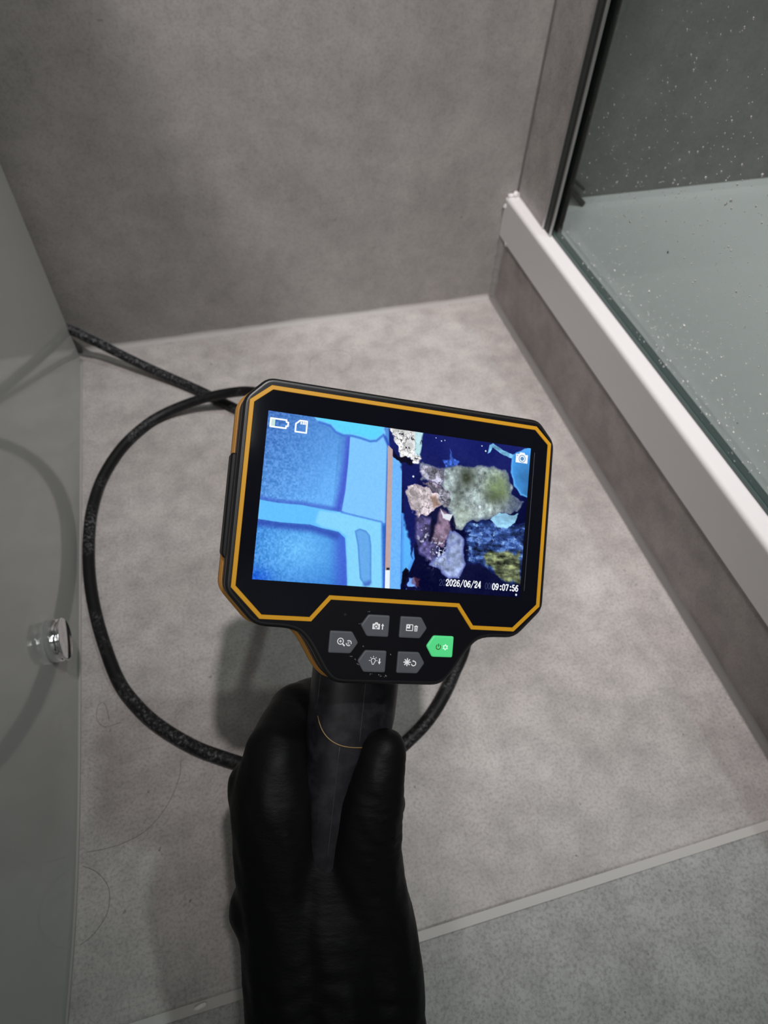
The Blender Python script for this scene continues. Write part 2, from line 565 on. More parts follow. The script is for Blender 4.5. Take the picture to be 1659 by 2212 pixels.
# chrome cap: short cylinder with a step and a flat proud face
prof = [(0.0, 0.0002), (0.0138, 0.0002), (0.0145, 0.0008), (0.0145, 0.0075), (0.0139, 0.0083), (0.0128, 0.0087), (0.0128, 0.0093), (0.0141, 0.0097), (0.0144, 0.0105), (0.0142, 0.0112), (0.0134, 0.0116), (0.0, 0.0117)]
ns = 48
rings = []
for r_, d_ in prof:
    rings.append([(d_, max(r_, 1e-5) * math.cos(t), max(r_, 1e-5) * math.sin(t)) for t in np.linspace(0, 2 * math.pi, ns, endpoint=False)])
cap = loft('chrome_cap', rings, M_CHROME, pan)
cap.data.polygons.foreach_set('use_smooth', [True] * len(cap.data.polygons))
cap.data.update()
cap.location = (-0.1478 + 0.16, 0.2485 - 0.2, 0.0590)
cap.scale = (0.86, 1.0, 1.0)
cap['label'] = 'round chrome cap'

# ------------------------------------------------------------------ probe cable
CR = 0.0048
cab = [(-0.190, 0.6235, 0.052), (-0.168, 0.6225, 0.047), (-0.1435, 0.6157, 0.036), (-0.1337, 0.6116, 0.03), (-0.1228, 0.6071, 0.024), (-0.0879, 0.5809, 0.0135), (-0.0562, 0.5566, 0.007), (-0.0278, 0.5309, 0.0052), (-0.0033, 0.505, 0.0048), (0.0285, 0.473, 0.0048), (0.0754, 0.4334, 0.0048), (0.1276, 0.3734, 0.0048), (0.155, 0.3075, 0.0048), (0.1562, 0.2451, 0.0048), (0.1374, 0.2031, 0.0048), (0.1207, 0.1819, 0.0048), (0.1101, 0.1697, 0.0048), (0.0949, 0.1556, 0.0048), (0.0777, 0.1446, 0.0048), (0.0579, 0.1365, 0.0048), (0.0243, 0.133, 0.0048), (-0.0122, 0.1412, 0.0048), (-0.0355, 0.1526, 0.0048), (-0.0518, 0.1622, 0.0048), (-0.0704, 0.1748, 0.0048), (-0.0909, 0.1937, 0.0048), (-0.1057, 0.2122, 0.0048), (-0.1184, 0.2351, 0.0048), (-0.1276, 0.2658, 0.0048), (-0.1349, 0.3001, 0.0048), (-0.139, 0.3361, 0.0048), (-0.1392, 0.374, 0.0048), (-0.136, 0.4063, 0.0048), (-0.127, 0.4397, 0.0048), (-0.11, 0.472, 0.0048), (-0.0886, 0.4957, 0.0048), (-0.0702, 0.5065, 0.0065), (-0.0467, 0.5098, 0.012), (-0.0234, 0.5075, 0.019), (-0.0007, 0.5012, 0.026), (0.0185, 0.4868, 0.036),
       (0.043, 0.450, 0.055), (0.062, 0.395, 0.080), (0.062, 0.330, 0.105), (0.048, 0.268, 0.124), (0.0355, 0.2215, 0.1415), (0.0374, 0.2010, 0.1662)]
ca = tube('probe_cable', catmull(cab, 7), CR, M_CABLE, sides=16)
tag(ca, 'black braided probe cable looping over floor tile from behind the panel', 'cable')

# ------------------------------------------------------------------ hairs and crumb on the floor
hairs = [
    ([(-0.0808, 0.171), (-0.083, 0.1585), (-0.0921, 0.1426), (-0.1048, 0.1314), (-0.1182, 0.127), (-0.1307, 0.1262), (-0.1425, 0.1271)], 'long thin dark hair curving from the black cable to white panel'),
    ([(-0.1452, 0.1197), (-0.1375, 0.1147), (-0.1308, 0.1058), (-0.1293, 0.0972), (-0.1316, 0.0885), (-0.1391, 0.0805), (-0.1462, 0.0771)], 'thin dark hair bowed in a half circle against foot of white panel'),
    ([(-0.1273, 0.2106), (-0.129, 0.2201), (-0.1315, 0.2254), (-0.1347, 0.2233), (-0.1361, 0.2167), (-0.1342, 0.2103), (-0.1293, 0.2063), (-0.1192, 0.2072)], 'small looped thin hair on floor just below the chrome cap'),
    ([(0.0833, 0.5468), (0.0888, 0.5641), (0.105, 0.5731), (0.1227, 0.5716), (0.1327, 0.559), (0.1259, 0.541), (0.112, 0.5357)], 'faint curled hair on floor between the screen device and back wall'),
]
for i, (pts, lab) in enumerate(hairs):
    o = tube('hair', catmull([(x, y, 0.00012) for x, y in pts], 8), 0.00012 if i < 3 else 0.00009, M_HAIR, sides=5)
    tag(o, lab, 'hair', 'stray hairs on the floor tile')
random.seed(2)
bm = bmesh.new()
bmesh.ops.create_icosphere(bm, subdivisions=2, radius=1.0)
for v_ in bm.verts:
    k = random.uniform(0.8, 1.15)
    v_.co = Vector((v_.co.x * 0.0040 * k, v_.co.y * 0.0014 * k, v_.co.z * 0.0011 * k))
me = bpy.data.meshes.new('crumb')
bm.to_mesh(me)
bm.free()
me.materials.append(M_CRUMB)
o = bpy.data.objects.new('crumb', me)
COL.objects.link(o)
o.location = (-0.0818, 0.0297, 0.0000)
o.rotation_euler = (0, 0, 0.12)
tag(o, 'small white crumb lying in the grout joint of the floor', 'crumb')

# ------------------------------------------------------------------ the inspection camera (local axes: x right, y up, z out of the screen; mm)
OW = Vector((0.05572, 0.15151, 0.26313))
DM = Matrix(((0.9526682, 0.2786477, 0.1215680), (-0.1478235, 0.7740034, -0.6156842), (-0.2656530, 0.5685721, 0.7785591)))
dev = empty('inspection_camera', OW, 'black and amber handheld inspection camera showing a lit blue picture', 'inspection camera')
dev.rotation_euler = DM.to_euler()
S = 0.001
CU = 1.1


def mm(pts2, w):
    return [(p[0] * S, p[1] * S, w * S) for p in pts2]


right = [(57.6, 44.0), (65.8, 35.4), (66.0, -36.0), (54.0, -48.4), (38.5, -48.8), (33.2, -53.5), (26.0, -65.0), (21.5, -68.7)]
poly = [(CU + x, y) for x, y in right] + [(CU - x, y) for x, y in reversed(right)]
poly = poly[::-1]      # counter-clockwise
rads = [3.0, 3.0, 3.0, 4.0, 6.0, 6.0, 5.0, 4.0]
rads = (rads + rads[::-1])[::-1]
outline = round_poly(poly, rads, 4)


def plate(name, layers, material, parent=dev, out=None):
    out = outline if out is None else out
    rr = [mm(offset_poly(out, ins), w) for w, ins in layers]
    return loft(name, rr, material, parent)


plate('front_frame', [(-6.2, 1.2), (-5.6, 0.3), (-5.0, 0.0), (-1.3, 0.0), (-0.6, 0.25), (0.05, 0.95), (0.12, 1.4)], M_SATIN)
plate('groove', [(-8.4, 1.6), (-6.0, 1.6)], M_BLACK)
plate('side_band', [(-15.6, 0.6), (-15.0, 0.0), (-8.8, 0.0), (-8.2, 0.7)], M_SATIN)
plate('rear_shell', [(-28.0, 13.0), (-26.5, 6.5), (-22.5, 1.0), (-20.5, -1.2), (-16.4, -1.2), (-15.4, -0.4)], M_AMBERBACK)
plate('face_film', [(0.10, 1.6), (0.16, 1.8)], M_BLACKFACE)

# amber line
ar = [(56.2, 41.1), (63.8, 34.6), (64.0, -34.8), (52.6, -45.8), (33.1, -45.8), (26.2, -37.2)]
CA = 1.25
ao = ([(CA + x, y) for x, y in ar] + [(CA - x, y) for x, y in reversed(ar)])[::-1]
ai = offset_poly(ao, 1.8)
ai2, ao2 = offset_poly(ao, 1.6), offset_poly(ao, 0.2)
n = len(ao)
V = mm(ao, 0.12) + mm(ao2, 0.45) + mm(ai2, 0.45) + mm(ai, 0.12)
F = []
for j in range(n):
    k = (j + 1) % n
    for b in range(3):
        F.append((b * n + j, b * n + k, (b + 1) * n + k, (b + 1) * n + j))
fix_normals(new_obj('amber_trim', V, F, M_AMBER, dev))
# black glass inside the amber line
gl = [mm(offset_poly(ao, 1.7), 0.16), mm(offset_poly(ao, 1.8), 0.30)]
loft('screen_glass', gl, M_GLASSBLACK, dev)


# ---- the picture on the screen: colours painted on a fine grid
def to_lin(c):
    c = np.asarray(c, float) / 255.0
    return np.where(c <= 0.04045, c / 12.92, ((c + 0.055) / 1.055) ** 2.4)


GX, GY = 640, 363
ss, tt = np.meshgrid(np.linspace(0, 1, GX), np.linspace(0, 1, GY))
AS = 110.7 / 62.74
rng = np.random.default_rng(7)


def vnoise(nx, ny):
    g = rng.random((ny + 2, nx + 2))
    x, y = ss * nx, tt * ny
    xi, yi = np.minimum(x.astype(int), nx), np.minimum(y.astype(int), ny)
    fx, fy = x - xi, y - yi
    fx, fy = fx * fx * (3 - 2 * fx), fy * fy * (3 - 2 * fy)
    return (g[yi, xi] * (1 - fx) + g[yi, xi + 1] * fx) * (1 - fy) + (g[yi + 1, xi] * (1 - fx) + g[yi + 1, xi + 1] * fx) * fy


def fbm(nx, ny, oc=4):
    a, w, o = 0.5, 0.0, 0.0
    for i in range(oc):
        o = o + a * vnoise(int(nx * 2 ** i), int(ny * 2 ** i))
        w += a
        a *= 0.5
    return o / w


def sdf(pts, warp=0.0, wn=(30, 18)):
    X, Y = ss * AS, tt.copy()
    if warp:
        X = X + (fbm(*wn) - 0.5) * warp
        Y = Y + (fbm(*wn) - 0.5) * warp
    d = np.full(X.shape, 1e9)
    ins = np.zeros(X.shape, bool)
    m_ = len(pts)
    for i in range(m_):
        ax, ay = pts[i][0] * AS, pts[i][1]
        bx, by = pts[(i + 1) % m_][0] * AS, pts[(i + 1) % m_][1]
        ex, ey = bx - ax, by - ay
        q = np.clip(((X - ax) * ex + (Y - ay) * ey) / (ex * ex + ey * ey + 1e-12), 0, 1)
        d = np.minimum(d, np.hypot(X - ax - q * ex, Y - ay - q * ey))
        c = (ay > Y) != (by > Y)
        ins ^= c & (X < ex * (Y - ay) / (ey if abs(ey) > 1e-12 else 1e-12) + ax)
    return np.where(ins, -d, d)


def facets(nx, ny, seed):
    """crumpled foil: brightness per cell and a dark line between cells"""
    r = np.random.default_rng(seed)
    jx, jy, val = r.random((ny + 2, nx + 2)), r.random((ny + 2, nx + 2)), r.random((ny + 2, nx + 2))
    X = np.clip(ss * nx + 1 + (fbm(nx, ny, 3) - 0.5) * 2.2, 1, nx + 0.99)
    Y = np.clip(tt * ny + 1 + (fbm(nx, ny, 3) - 0.5) * 2.2, 1, ny + 0.99)
    ci, cj = X.astype(int), Y.astype(int)
    d1 = np.full(X.shape, 9.0)
    d2 = np.full(X.shape, 9.0)
    out = np.zeros(X.shape)
    for dj in (-1, 0, 1):
        for di in (-1, 0, 1):
            i, j = np.clip(ci + di, 0, nx + 1), np.clip(cj + dj, 0, ny + 1)
            d = np.hypot(X - i - jx[j, i], Y - j - jy[j, i])
            near = d < d1
            d2 = np.where(near, d1, np.minimum(d2, d))
            out = np.where(near, val[j, i], out)
            d1 = np.where(near, d, d1)
    return out, sm(0.0, 0.16, d2 - d1)


IMG = np.zeros((GY, GX, 3))


def sm(a, b, x):
    t = np.clip((x - a) / (b - a), 0, 1)
    return t * t * (3 - 2 * t)


def blend(alpha, color):
    global IMG
    c = np.asarray(color, float)
    if c.ndim == 1:
        c = c[None, None, :]
    IMG = IMG * (1 - alpha[..., None]) + c * alpha[..., None]


def fill(pts, color, soft=0.004, warp=0.0, wn=(30, 18), tex=None, rim=None, alpha=1.0):
    d = sdf(pts, warp, wn)
    a = (1 - sm(-soft, soft, d)) * alpha
    c = np.asarray(color, float)[None, None, :] * (np.ones(ss.shape) if tex is None else tex)[..., None]
    if rim:
        w_, rc = rim
        k = sm(-w_, 0, d)[..., None]
        c = c * (1 - k) + np.asarray(rc, float)[None, None, :] * k
    blend(a, c)
    return d


def line_dark(pts, color, w, alpha=0.8):
    """a soft stroke along an open polyline"""
    X, Y = ss * AS, tt
    d = np.full(X.shape, 1e9)
    for i in range(len(pts) - 1):
        ax, ay, bx, by = pts[i][0] * AS, pts[i][1], pts[i + 1][0] * AS, pts[i + 1][1]
        ex, ey = bx - ax, by - ay
        q = np.clip(((X - ax) * ex + (Y - ay) * ey) / (ex * ex + ey * ey + 1e-12), 0, 1)
        d = np.minimum(d, np.hypot(X - ax - q * ex, Y - ay - q * ey))
    blend((1 - sm(0, w, d)) * alpha, color)


P = {
 'slab': [(0.2891, 0.0886), (0.3266, 0.0682), (0.4126, 0.0184), (0.428, 0.114), (0.4497, 0.5974), (0.2836, 0.5485), (0.29, 0.4196), (0.2909, 0.2485)],
 'blob': [(0.1372, -0.0274), (0.1756, 0.0251), (0.2153, 0.0379), (0.2369, 0.0725), (0.264, 0.086), (0.2938, 0.0817), (0.3276, 0.0881), (0.3621, 0.1002), (0.3856, 0.0918), (0.4107, 0.0481), (0.4128, -0.0308), (0.2383, -0.0349)],
 'bar': [(-0.0111, 0.5296), (0.0604, 0.5411), (0.1389, 0.5379), (0.2036, 0.5486), (0.2824, 0.5572), (0.4322, 0.5916), (0.4581, 1.0219), (0.3292, 1.0361), (0.3187, 0.8682), (0.3038, 0.7122), (0.2788, 0.6765), (0.2194, 0.6636), (0.1767, 0.6482), (0.0821, 0.6528), (-0.0049, 0.6429)],
 'slot': [(0.3361, 0.6618), (0.3536, 0.6447), (0.3777, 0.6551), (0.3926, 0.6814), (0.4009, 0.7431), (0.4128, 0.9699), (0.4053, 0.9879), (0.3885, 0.9898), (0.3698, 0.9523), (0.3508, 0.7505)],
 'barright': [(0.2041, 0.5597), (0.2825, 0.5601), (0.429, 0.5951), (0.4547, 1.0222), (0.3309, 1.0359), (0.3065, 0.7004), (0.2785, 0.6709), (0.2191, 0.658), (0.1952, 0.634)],
 'strip': [(0.4301, 0.1075), (0.449, 0.133), (0.4835, 1.0192), (0.4646, 1.021), (0.4469, 0.563)],
 'white': [(0.46, 0.8886), (0.4771, 0.8864), (0.4827, 1.0192), (0.4656, 1.021)],
 'dot': [(0.4641, 0.8731), (0.475, 0.8717), (0.4757, 0.8849), (0.4647, 0.8863)],
 'rslab': [(0.4279, 0.115), (0.4439, 0.1687), (0.4879, 0.2101), (0.502, 0.5199), (0.5242, 1.0229), (0.4829, 1.0274)],
 'lump': [(0.502, 0.5199), (0.5311, 0.5275), (0.5461, 0.5952), (0.5626, 0.7648), (0.5684, 0.8022), (0.5532, 0.8805), (0.5288, 0.9278), (0.5211, 0.9981)],
 'scrap': [(0.4254, -0.0154), (0.56, -0.0128), (0.5543, 0.1507), (0.5489, 0.197), (0.5256, 0.1956), (0.5198, 0.1583), (0.4777, 0.1612), (0.4547, 0.0833)],
 'rock': [(0.5602, 0.1913), (0.6438, 0.2092), (0.7142, 0.1745), (0.8576, 0.1573), (0.9094, 0.18), (0.9253, 0.2442), (0.9335, 0.3234), (0.9694, 0.3572), (0.9913, 0.3667), (0.9563, 0.4405), (0.8533, 0.4917), (0.7847, 0.5232), (0.7661, 0.5591), (0.7359, 0.6033), (0.7106, 0.5813), (0.699, 0.5115), (0.6687, 0.4647), (0.6595, 0.3624), (0.6248, 0.3041), (0.5615, 0.291)],
 'chunk': [(0.5144, 0.3518), (0.5634, 0.3293), (0.6031, 0.3408), (0.6595, 0.3624), (0.6638, 0.4461), (0.6412, 0.4696), (0.6116, 0.5072), (0.5667, 0.5438), (0.5378, 0.5072), (0.5227, 0.4397)],
 'chunk2': [(0.5604, 0.1945), (0.6438, 0.2092), (0.6589, 0.2713), (0.634, 0.3283), (0.5934, 0.304), (0.5556, 0.2536)],
 'chunk3': [(0.5628, 0.3165), (0.6245, 0.2977), (0.6661, 0.335), (0.6526, 0.3832), (0.5963, 0.3615)],
 'purple': [(0.5547, 0.5362), (0.6165, 0.5257), (0.6301, 0.5621), (0.6204, 0.6795), (0.6601, 0.6864), (0.651, 0.8166), (0.5786, 0.7753), (0.5615, 0.6693)],
 'brown': [(0.6373, 0.5479), (0.649, 0.4682), (0.6964, 0.4989), (0.6931, 0.5516), (0.7033, 0.5955), (0.6696, 0.7173), (0.6207, 0.6859)],
 'bag': [(0.6914, 0.5974), (0.7362, 0.6098), (0.7549, 0.6591), (0.7654, 0.8274), (0.7432, 0.9083), (0.7034, 0.9131), (0.6689, 0.8593), (0.6201, 0.8272), (0.6493, 0.7847), (0.6791, 0.7483)],
 'wood': [(0.7556, 0.5936), (0.7732, 0.5382), (0.8543, 0.5115), (1.01, 0.5142), (1.0187, 0.8092), (0.9962, 0.9046), (0.9377, 0.9247), (0.871, 0.8467), (0.8269, 0.7931), (0.7704, 0.8072)],
 'moss': [(0.8237, 0.7278), (0.907, 0.7293), (0.99, 0.6908), (1.0105, 0.9041), (0.9496, 0.91), (0.892, 0.8507)],
 'shred': [(0.8581, 0.5042), (0.8849, 0.453), (0.9099, 0.4486), (0.9654, 0.4524), (0.9553, 0.5079), (0.9317, 0.5454), (0.8815, 0.5535)],
 'plastic': [(0.9249, 0.0619), (0.9736, 0.0034), (1.0179, -0.0144), (1.0178, 0.3501), (0.972, 0.3229), (0.939, 0.2617), (0.922, 0.1774), (0.9229, 0.1097)],
 'arm': [(0.8255, 0.0171), (0.8416, 0.0033), (0.8854, 0.037), (0.9291, 0.061), (0.9218, 0.0863), (0.8738, 0.0598), (0.8386, 0.0275), (0.8299, 0.0629), (0.8201, 0.0751)],
 'splash': [(0.6415, 0.164), (0.6688, 0.1515), (0.6711, 0.0789), (0.682, 0.1355), (0.7093, 0.1559), (0.6946, 0.1853), (0.6592, 0.1994)],
 'spider': [(0.5443, 0.9322), (0.5672, 0.9295), (0.6022, 1.0081), (0.5334, 1.0156)],
 'blk': [(0.5234, 0.8969), (0.537, 0.8635), (0.5474, 0.8812), (0.538, 0.9583), (0.5223, 0.9854)],
 'cy': [(0.5263, -0.04), (0.5583, 0.0009), (0.5543, 0.1507), (0.5306, 0.143)],
}
grainy = fbm(170, 96, 2)
soft_n = fbm(9, 5, 4)
# dark ground on the right
top_c, low_c = np.array([22, 30, 104.]), np.array([6, 9, 48.])
IMG[:] = top_c + (low_c - top_c) * sm(0.0, 0.6, tt)[..., None]
IMG += ((soft_n - 0.5) * 22)[..., None]
# blue left half: upper field
u1 = np.clip(ss / 0.29, 0, 1)
k1 = np.clip(0.10 + 0.55 * u1 + 0.55 * tt / 0.55 - 0.18 * (u1 > 0.86), 0, 1)[..., None]
upper = np.array([58, 104, 182.]) * (1 - k1) + np.array([106, 180, 252.]) * k1
left_a = 1 - sm(0.425, 0.43, ss - 0.06 * tt)
blend(left_a, upper)
# lower field
k2 = np.clip(1.0 - np.hypot((ss - 0.15) / 0.26, (tt - 0.80) / 0.34), 0, 1)[..., None]
lower = np.array([44, 112, 204.]) * (1 - k2) + np.array([110, 192, 255.]) * k2
blend(left_a * sm(0.58, 0.62, tt), lower)
blend((1 - sm(0.0, 0.12, np.hypot(ss * 1.2, tt - 1.0))) * 0.6, (10, 70, 215))
# grain stronger at the left edge
IMG += (grainy - 0.5)[..., None] * (46 * (1 - sm(0.0, 0.26, ss)) + 10)[..., None] * left_a[..., None]
fill(P['slab'], (128, 200, 255), 0.004, tex=1 + (grainy - 0.5) * 0.05)
line_dark([(0.2905, 0.10), (0.2885, 0.25), (0.282, 0.42), (0.272, 0.54)], (66, 84, 205), 0.055, 0.85)
fill(P['slab'], (128, 200, 255), 0.004)
fill(P['bar'], (96, 190, 255), 0.004, 0.008, (20, 12), tex=1 + (grainy - 0.5) * 0.06)
line_dark([(0.30, 0.72), (0.31, 0.87), (0.318, 1.0)], (66, 92, 212), 0.11, 0.75)
line_dark([(0.0, 0.662), (0.08, 0.668), (0.18, 0.668), (0.27, 0.70)], (48, 74, 176), 0.045, 0.8)
line_dark([(0.0, 0.522), (0.06, 0.532), (0.14, 0.53), (0.27, 0.545)], (64, 96, 200), 0.028, 0.7)
fill(P['bar'], (100, 192, 255), 0.003, 0.006, (20, 12))
fill(P['barright'], (134, 214, 255), 0.012)
fill(P['slot'], (104, 172, 238), 0.004, rim=(0.018, (84, 146, 222)))
line_dark([(0.392, 0.985), (0.403, 0.975)], (60, 96, 190), 0.03, 0.7)
line_dark(P['bar'][4:7], (80, 126, 222), 0.010, 0.7)
fill(P['blob'], (96, 214, 255), 0.004, 0.01, rim=(0.03, (112, 206, 255)))
line_dark(P['blob'][1:10], (62, 110, 210), 0.013, 0.85)
line_dark([(0.416, 0.06), (0.432, 0.11), (0.4497, 0.5974), (0.467, 1.0)], (44, 78, 188), 0.018, 0.9)
fill(P['rslab'], (112, 184, 255), 0.003, tex=1 + (grainy - 0.5) * 0.05)
fill(P['strip'], (190, 166, 166), 0.002)
line_dark([(0.4479, 0.563), (0.46, 0.86)], (210, 140, 128), 0.007, 0.35)
fill(P['dot'], (18, 18, 34), 0.004)
fill(P['white'], (232, 244, 255), 0.002)
fill(P['lump'], (92, 182, 255), 0.004, 0.006, tex=1 + (soft_n - 0.5) * 0.12, rim=(0.03, (78, 150, 240)))
# debris on the right
rough_n = fbm(60, 34, 4)
fine_n = fbm(120, 68, 3)
fac, edg = facets(30, 18, 3)
fac2, edg2 = facets(44, 26, 5)
crev = 1 - sm(0.0, 0.05, np.abs(fbm(34, 20, 4) - 0.5))
crev2 = 1 - sm(0.0, 0.05, np.abs(fbm(48, 28, 4) - 0.5))
foil = (0.50 + 0.45 * fac + 0.35 * (rough_n - 0.3)) * (0.88 + 0.12 * edg) * (1 - 0.55 * crev * rough_n * 1.6)
foil2 = (0.42 + 0.50 * fac2 + 0.45 * (rough_n - 0.3)) * (0.85 + 0.15 * edg2) * (1 - 0.6 * crev2 * rough_n * 1.6)
streak = 0.55 * fbm(22, 46, 4) + 0.45 * rough_n
fill([(0.49, 0.20), (0.54, 0.19), (0.57, 0.5), (0.56, 0.8), (0.52, 0.6), (0.505, 0.5)], (16, 24, 92), 0.01, 0.05)
fill(P['splash'], (58, 96, 196), 0.006, 0.05, tex=0.4 + 1.2 * fine_n)
fill(P['rock'], (158, 174, 176), 0.006, 0.05, tex=0.42 + 1.15 * rough_n, rim=(0.025, (100, 112, 136)))
olv = np.exp(-(((ss - 0.745) / 0.035) ** 2 + ((tt - 0.245) / 0.075) ** 2)) + 0.9 * np.exp(-(((ss - 0.862) / 0.045) ** 2 + ((tt - 0.35) / 0.05) ** 2)) + 0.5 * np.exp(-(((ss - 0.715) / 0.02) ** 2 + ((tt - 0.37) / 0.07) ** 2))
inside_rock = 1 - sm(-0.02, 0.004, sdf(P['rock']))
blend(crev * rough_n * 0.55 * inside_rock, (70, 78, 84))
blend(sm(0.55, 0.68, fine_n) * inside_rock * 0.35, (206, 214, 214))
blend(sm(0.86, 0.99, ss) * inside_rock * 0.75, (34, 44, 84))
blend(np.clip(olv * (0.35 + 0.9 * rough_n), 0, 0.92) * inside_rock, (50, 56, 42))
grn = np.exp(-(((ss - 0.875) / 0.055) ** 2 + ((tt - 0.28) / 0.09) ** 2))
blend(np.clip(grn * (0.2 + rough_n), 0, 0.7) * inside_rock, (116, 138, 84))
blend(np.clip(np.exp(-(((ss - 0.74) / 0.05) ** 2 + ((tt - 0.50) / 0.07) ** 2)), 0, 1) * 0.55 * inside_rock, (182, 200, 182))
fill(P['wood'], (50, 76, 140), 0.008, 0.06, tex=np.clip(-0.45 + 2.9 * streak, 0.1, 2.0), rim=(0.03, (16, 28, 84)))
blend(crev2 * 0.7 * (1 - sm(-0.01, 0.005, sdf(P['wood'], 0.03))), (8, 14, 52))
hl = sm(0.53, 0.62, streak) * (0.4 + 0.9 * crev) * (1 - sm(-0.01, 0.005, sdf(P['wood'], 0.03)))
blend(hl * 0.75, (150, 190, 226))
fill(P['moss'], (118, 122, 66), 0.012, 0.08, tex=np.clip(-0.6 + 3.2 * streak, 0.1, 1.8), alpha=0.75)
fill(P['shred'], (150, 204, 236), 0.004, 0.04, tex=0.6 + 0.75 * streak)
fill(P['purple'], (98, 92, 148), 0.005, 0.04, tex=0.25 + 1.4 * rough_n, rim=(0.025, (40, 40, 92)))
fill(P['brown'], (134, 112, 136), 0.005, 0.03, tex=0.5 + 0.95 * rough_n, rim=(0.02, (70, 56, 92)))
fill(P['bag'], (154, 170, 212), 0.005, 0.03, tex=0.55 + 0.85 * rough_n, rim=(0.025, (100, 112, 176)))
line_dark([(0.737, 0.66), (0.70, 0.70), (0.69, 0.76), (0.70, 0.81)], (92, 102, 162), 0.02, 0.5)
line_dark([(0.624, 0.56), (0.627, 0.62), (0.618, 0.675)], (10, 10, 34), 0.022, 0.95)
line_dark([(0.70, 0.52), (0.712, 0.57), (0.705, 0.60)], (14, 14, 40), 0.014, 0.9)
fill(P['chunk2'], (206, 206, 230), 0.004, 0.06, tex=foil2, rim=(0.012, (106, 100, 140)))
fill(P['chunk'], (244, 230, 236), 0.004, 0.07, tex=0.3 * foil2 + 0.7 * foil + 0.10, rim=(0.010, (150, 134, 160)))
fill(P['chunk3'], (190, 180, 206), 0.004, 0.07, tex=foil2, rim=(0.014, (70, 60, 100)))
fill([(0.63, 0.36), (0.675, 0.34), (0.69, 0.40), (0.665, 0.45), (0.64, 0.42)], (206, 206, 226), 0.004, 0.06, tex=foil2)
fill([(0.60, 0.40), (0.635, 0.385), (0.65, 0.43), (0.625, 0.46)], (188, 150, 132), 0.010, 0.05, tex=0.6 + 0.6 * rough_n, alpha=0.8)
fill([(0.652, 0.47), (0.668, 0.50), (0.700, 0.495), (0.690, 0.545), (0.665, 0.53)], (226, 230, 240), 0.004, 0.02)
# sparkle on the wet tissue
wet = np.exp(-(((ss - 0.655) / 0.035) ** 2 + ((tt - 0.74) / 0.09) ** 2)) + np.exp(-(((ss - 0.59) / 0.02) ** 2 + ((tt - 0.65) / 0.06) ** 2))
blend(np.clip(sm(0.60, 0.70, fine_n) * wet, 0, 1), (226, 234, 255))
fill(P['scrap'], (250, 250, 250), 0.004, 0.05, tex=0.55 + 0.5 * foil)
inscrap = 1 - sm(-0.004, 0.004, sdf(P['scrap']))
diag = 0.45 * fbm(46, 40, 3) + 0.55 * crev2 * fbm(20, 20, 2) * 1.3
blend(sm(0.44, 0.54, diag) * inscrap * 0.92, (20, 20, 40))
fill(P['cy'], (176, 226, 236), 0.004, 0.02, alpha=0.75)
blend(sm(0.54, 0.62, diag) * inscrap * 0.9, (22, 22, 40))
fill([(0.448, 0.13), (0.47, 0.165), (0.53, 0.17), (0.525, 0.21), (0.485, 0.205), (0.455, 0.17)], (8, 8, 30), 0.006, 0.05)
fill(P['plastic'], (72, 156, 236), 0.005, 0.02, tex=0.62 + 0.7 * soft_n, rim=(0.02, (96, 180, 250)))
fill(P['arm'], (128, 196, 240), 0.003, 0.015, tex=0.6 + 0.7 * rough_n)
for (cs, ct, r_) in ((0.8068, 0.4302, 0.012), (0.61, 0.02, 0.004), (0.632, 0.035, 0.005), (0.645, 0.028, 0.004), (0.795, 0.03, 0.005), (0.812, 0.06, 0.007), (0.745, 0.90, 0.003), (0.985, 0.985, 0.009), (0.535, 0.285, 0.008)):
    blend(1 - sm(r_ * 0.6, r_, np.hypot((ss - cs) * AS, tt - ct)), (228, 240, 250))
fill(P['spider'], (112, 160, 240), 0.005, 0.06, tex=0.7 + 0.6 * rough_n)
blend(sm(0.58, 0.64, fbm(50, 28, 2)) * (1 - sm(-0.004, 0.01, sdf(P['spider']))), (12, 14, 60))
fill(P['blk'], (6, 6, 26), 0.005, 0.02)
fill([(0.575, 0.90), (0.60, 0.92), (0.595, 0.96), (0.57, 0.95)], (112, 60, 70), 0.006, 0.08, alpha=0.6)
IMG += ((grainy - 0.5) * 10)[..., None]
IMG = np.clip(IMG, 0, 255)
lin = to_lin(IMG)
sx, sy = 55.35 * S, 31.37 * S
vx = (ss * 2 - 1) * sx
vy = (1 - tt * 2) * sy
verts = np.stack([vx, vy, np.full_like(vx, 0.36 * S)], -1).reshape(-1, 3)
idx = np.arange(GX * GY).reshape(GY, GX)
quads = np.stack([idx[:-1, :-1], idx[1:, :-1], idx[1:, 1:], idx[:-1, 1:]], -1).reshape(-1, 4)
me = bpy.data.meshes.new('screen')
me.vertices.add(len(verts))
me.vertices.foreach_set('co', verts.ravel())
me.loops.add(quads.size)
me.loops.foreach_set('vertex_index', quads.ravel().astype(np.int32))
me.polygons.add(len(quads))
me.polygons.foreach_set('loop_start', np.arange(0, quads.size, 4, dtype=np.int32))
me.update(calc_edges=True)
at = me.color_attributes.new('picture', 'FLOAT_COLOR', 'POINT')
at.data.foreach_set('color', np.concatenate([lin.reshape(-1, 3), np.ones((GX * GY, 1))], 1).ravel().astype(np.float32))
M_SCREEN = mat('lit_screen', (0.0, 0.0, 0.0), 0.25, spec=0.15)
_at = nd(M_SCREEN, 'ShaderNodeAttribute', attribute_name='picture')
_b = M_SCREEN.node_tree.nodes['Principled BSDF']
M_SCREEN.node_tree.links.new(_at.outputs['Color'], _b.inputs['Emission Color'])
_b.inputs['Emission Strength'].default_value = 1.0 * 2 ** (-EXPO)
me.materials.append(M_SCREEN)
screen = bpy.data.objects.new('screen', me)
COL.objects.link(screen)
screen.parent = dev
screen['label'] = 'lit display with a blue and dark inspection picture'


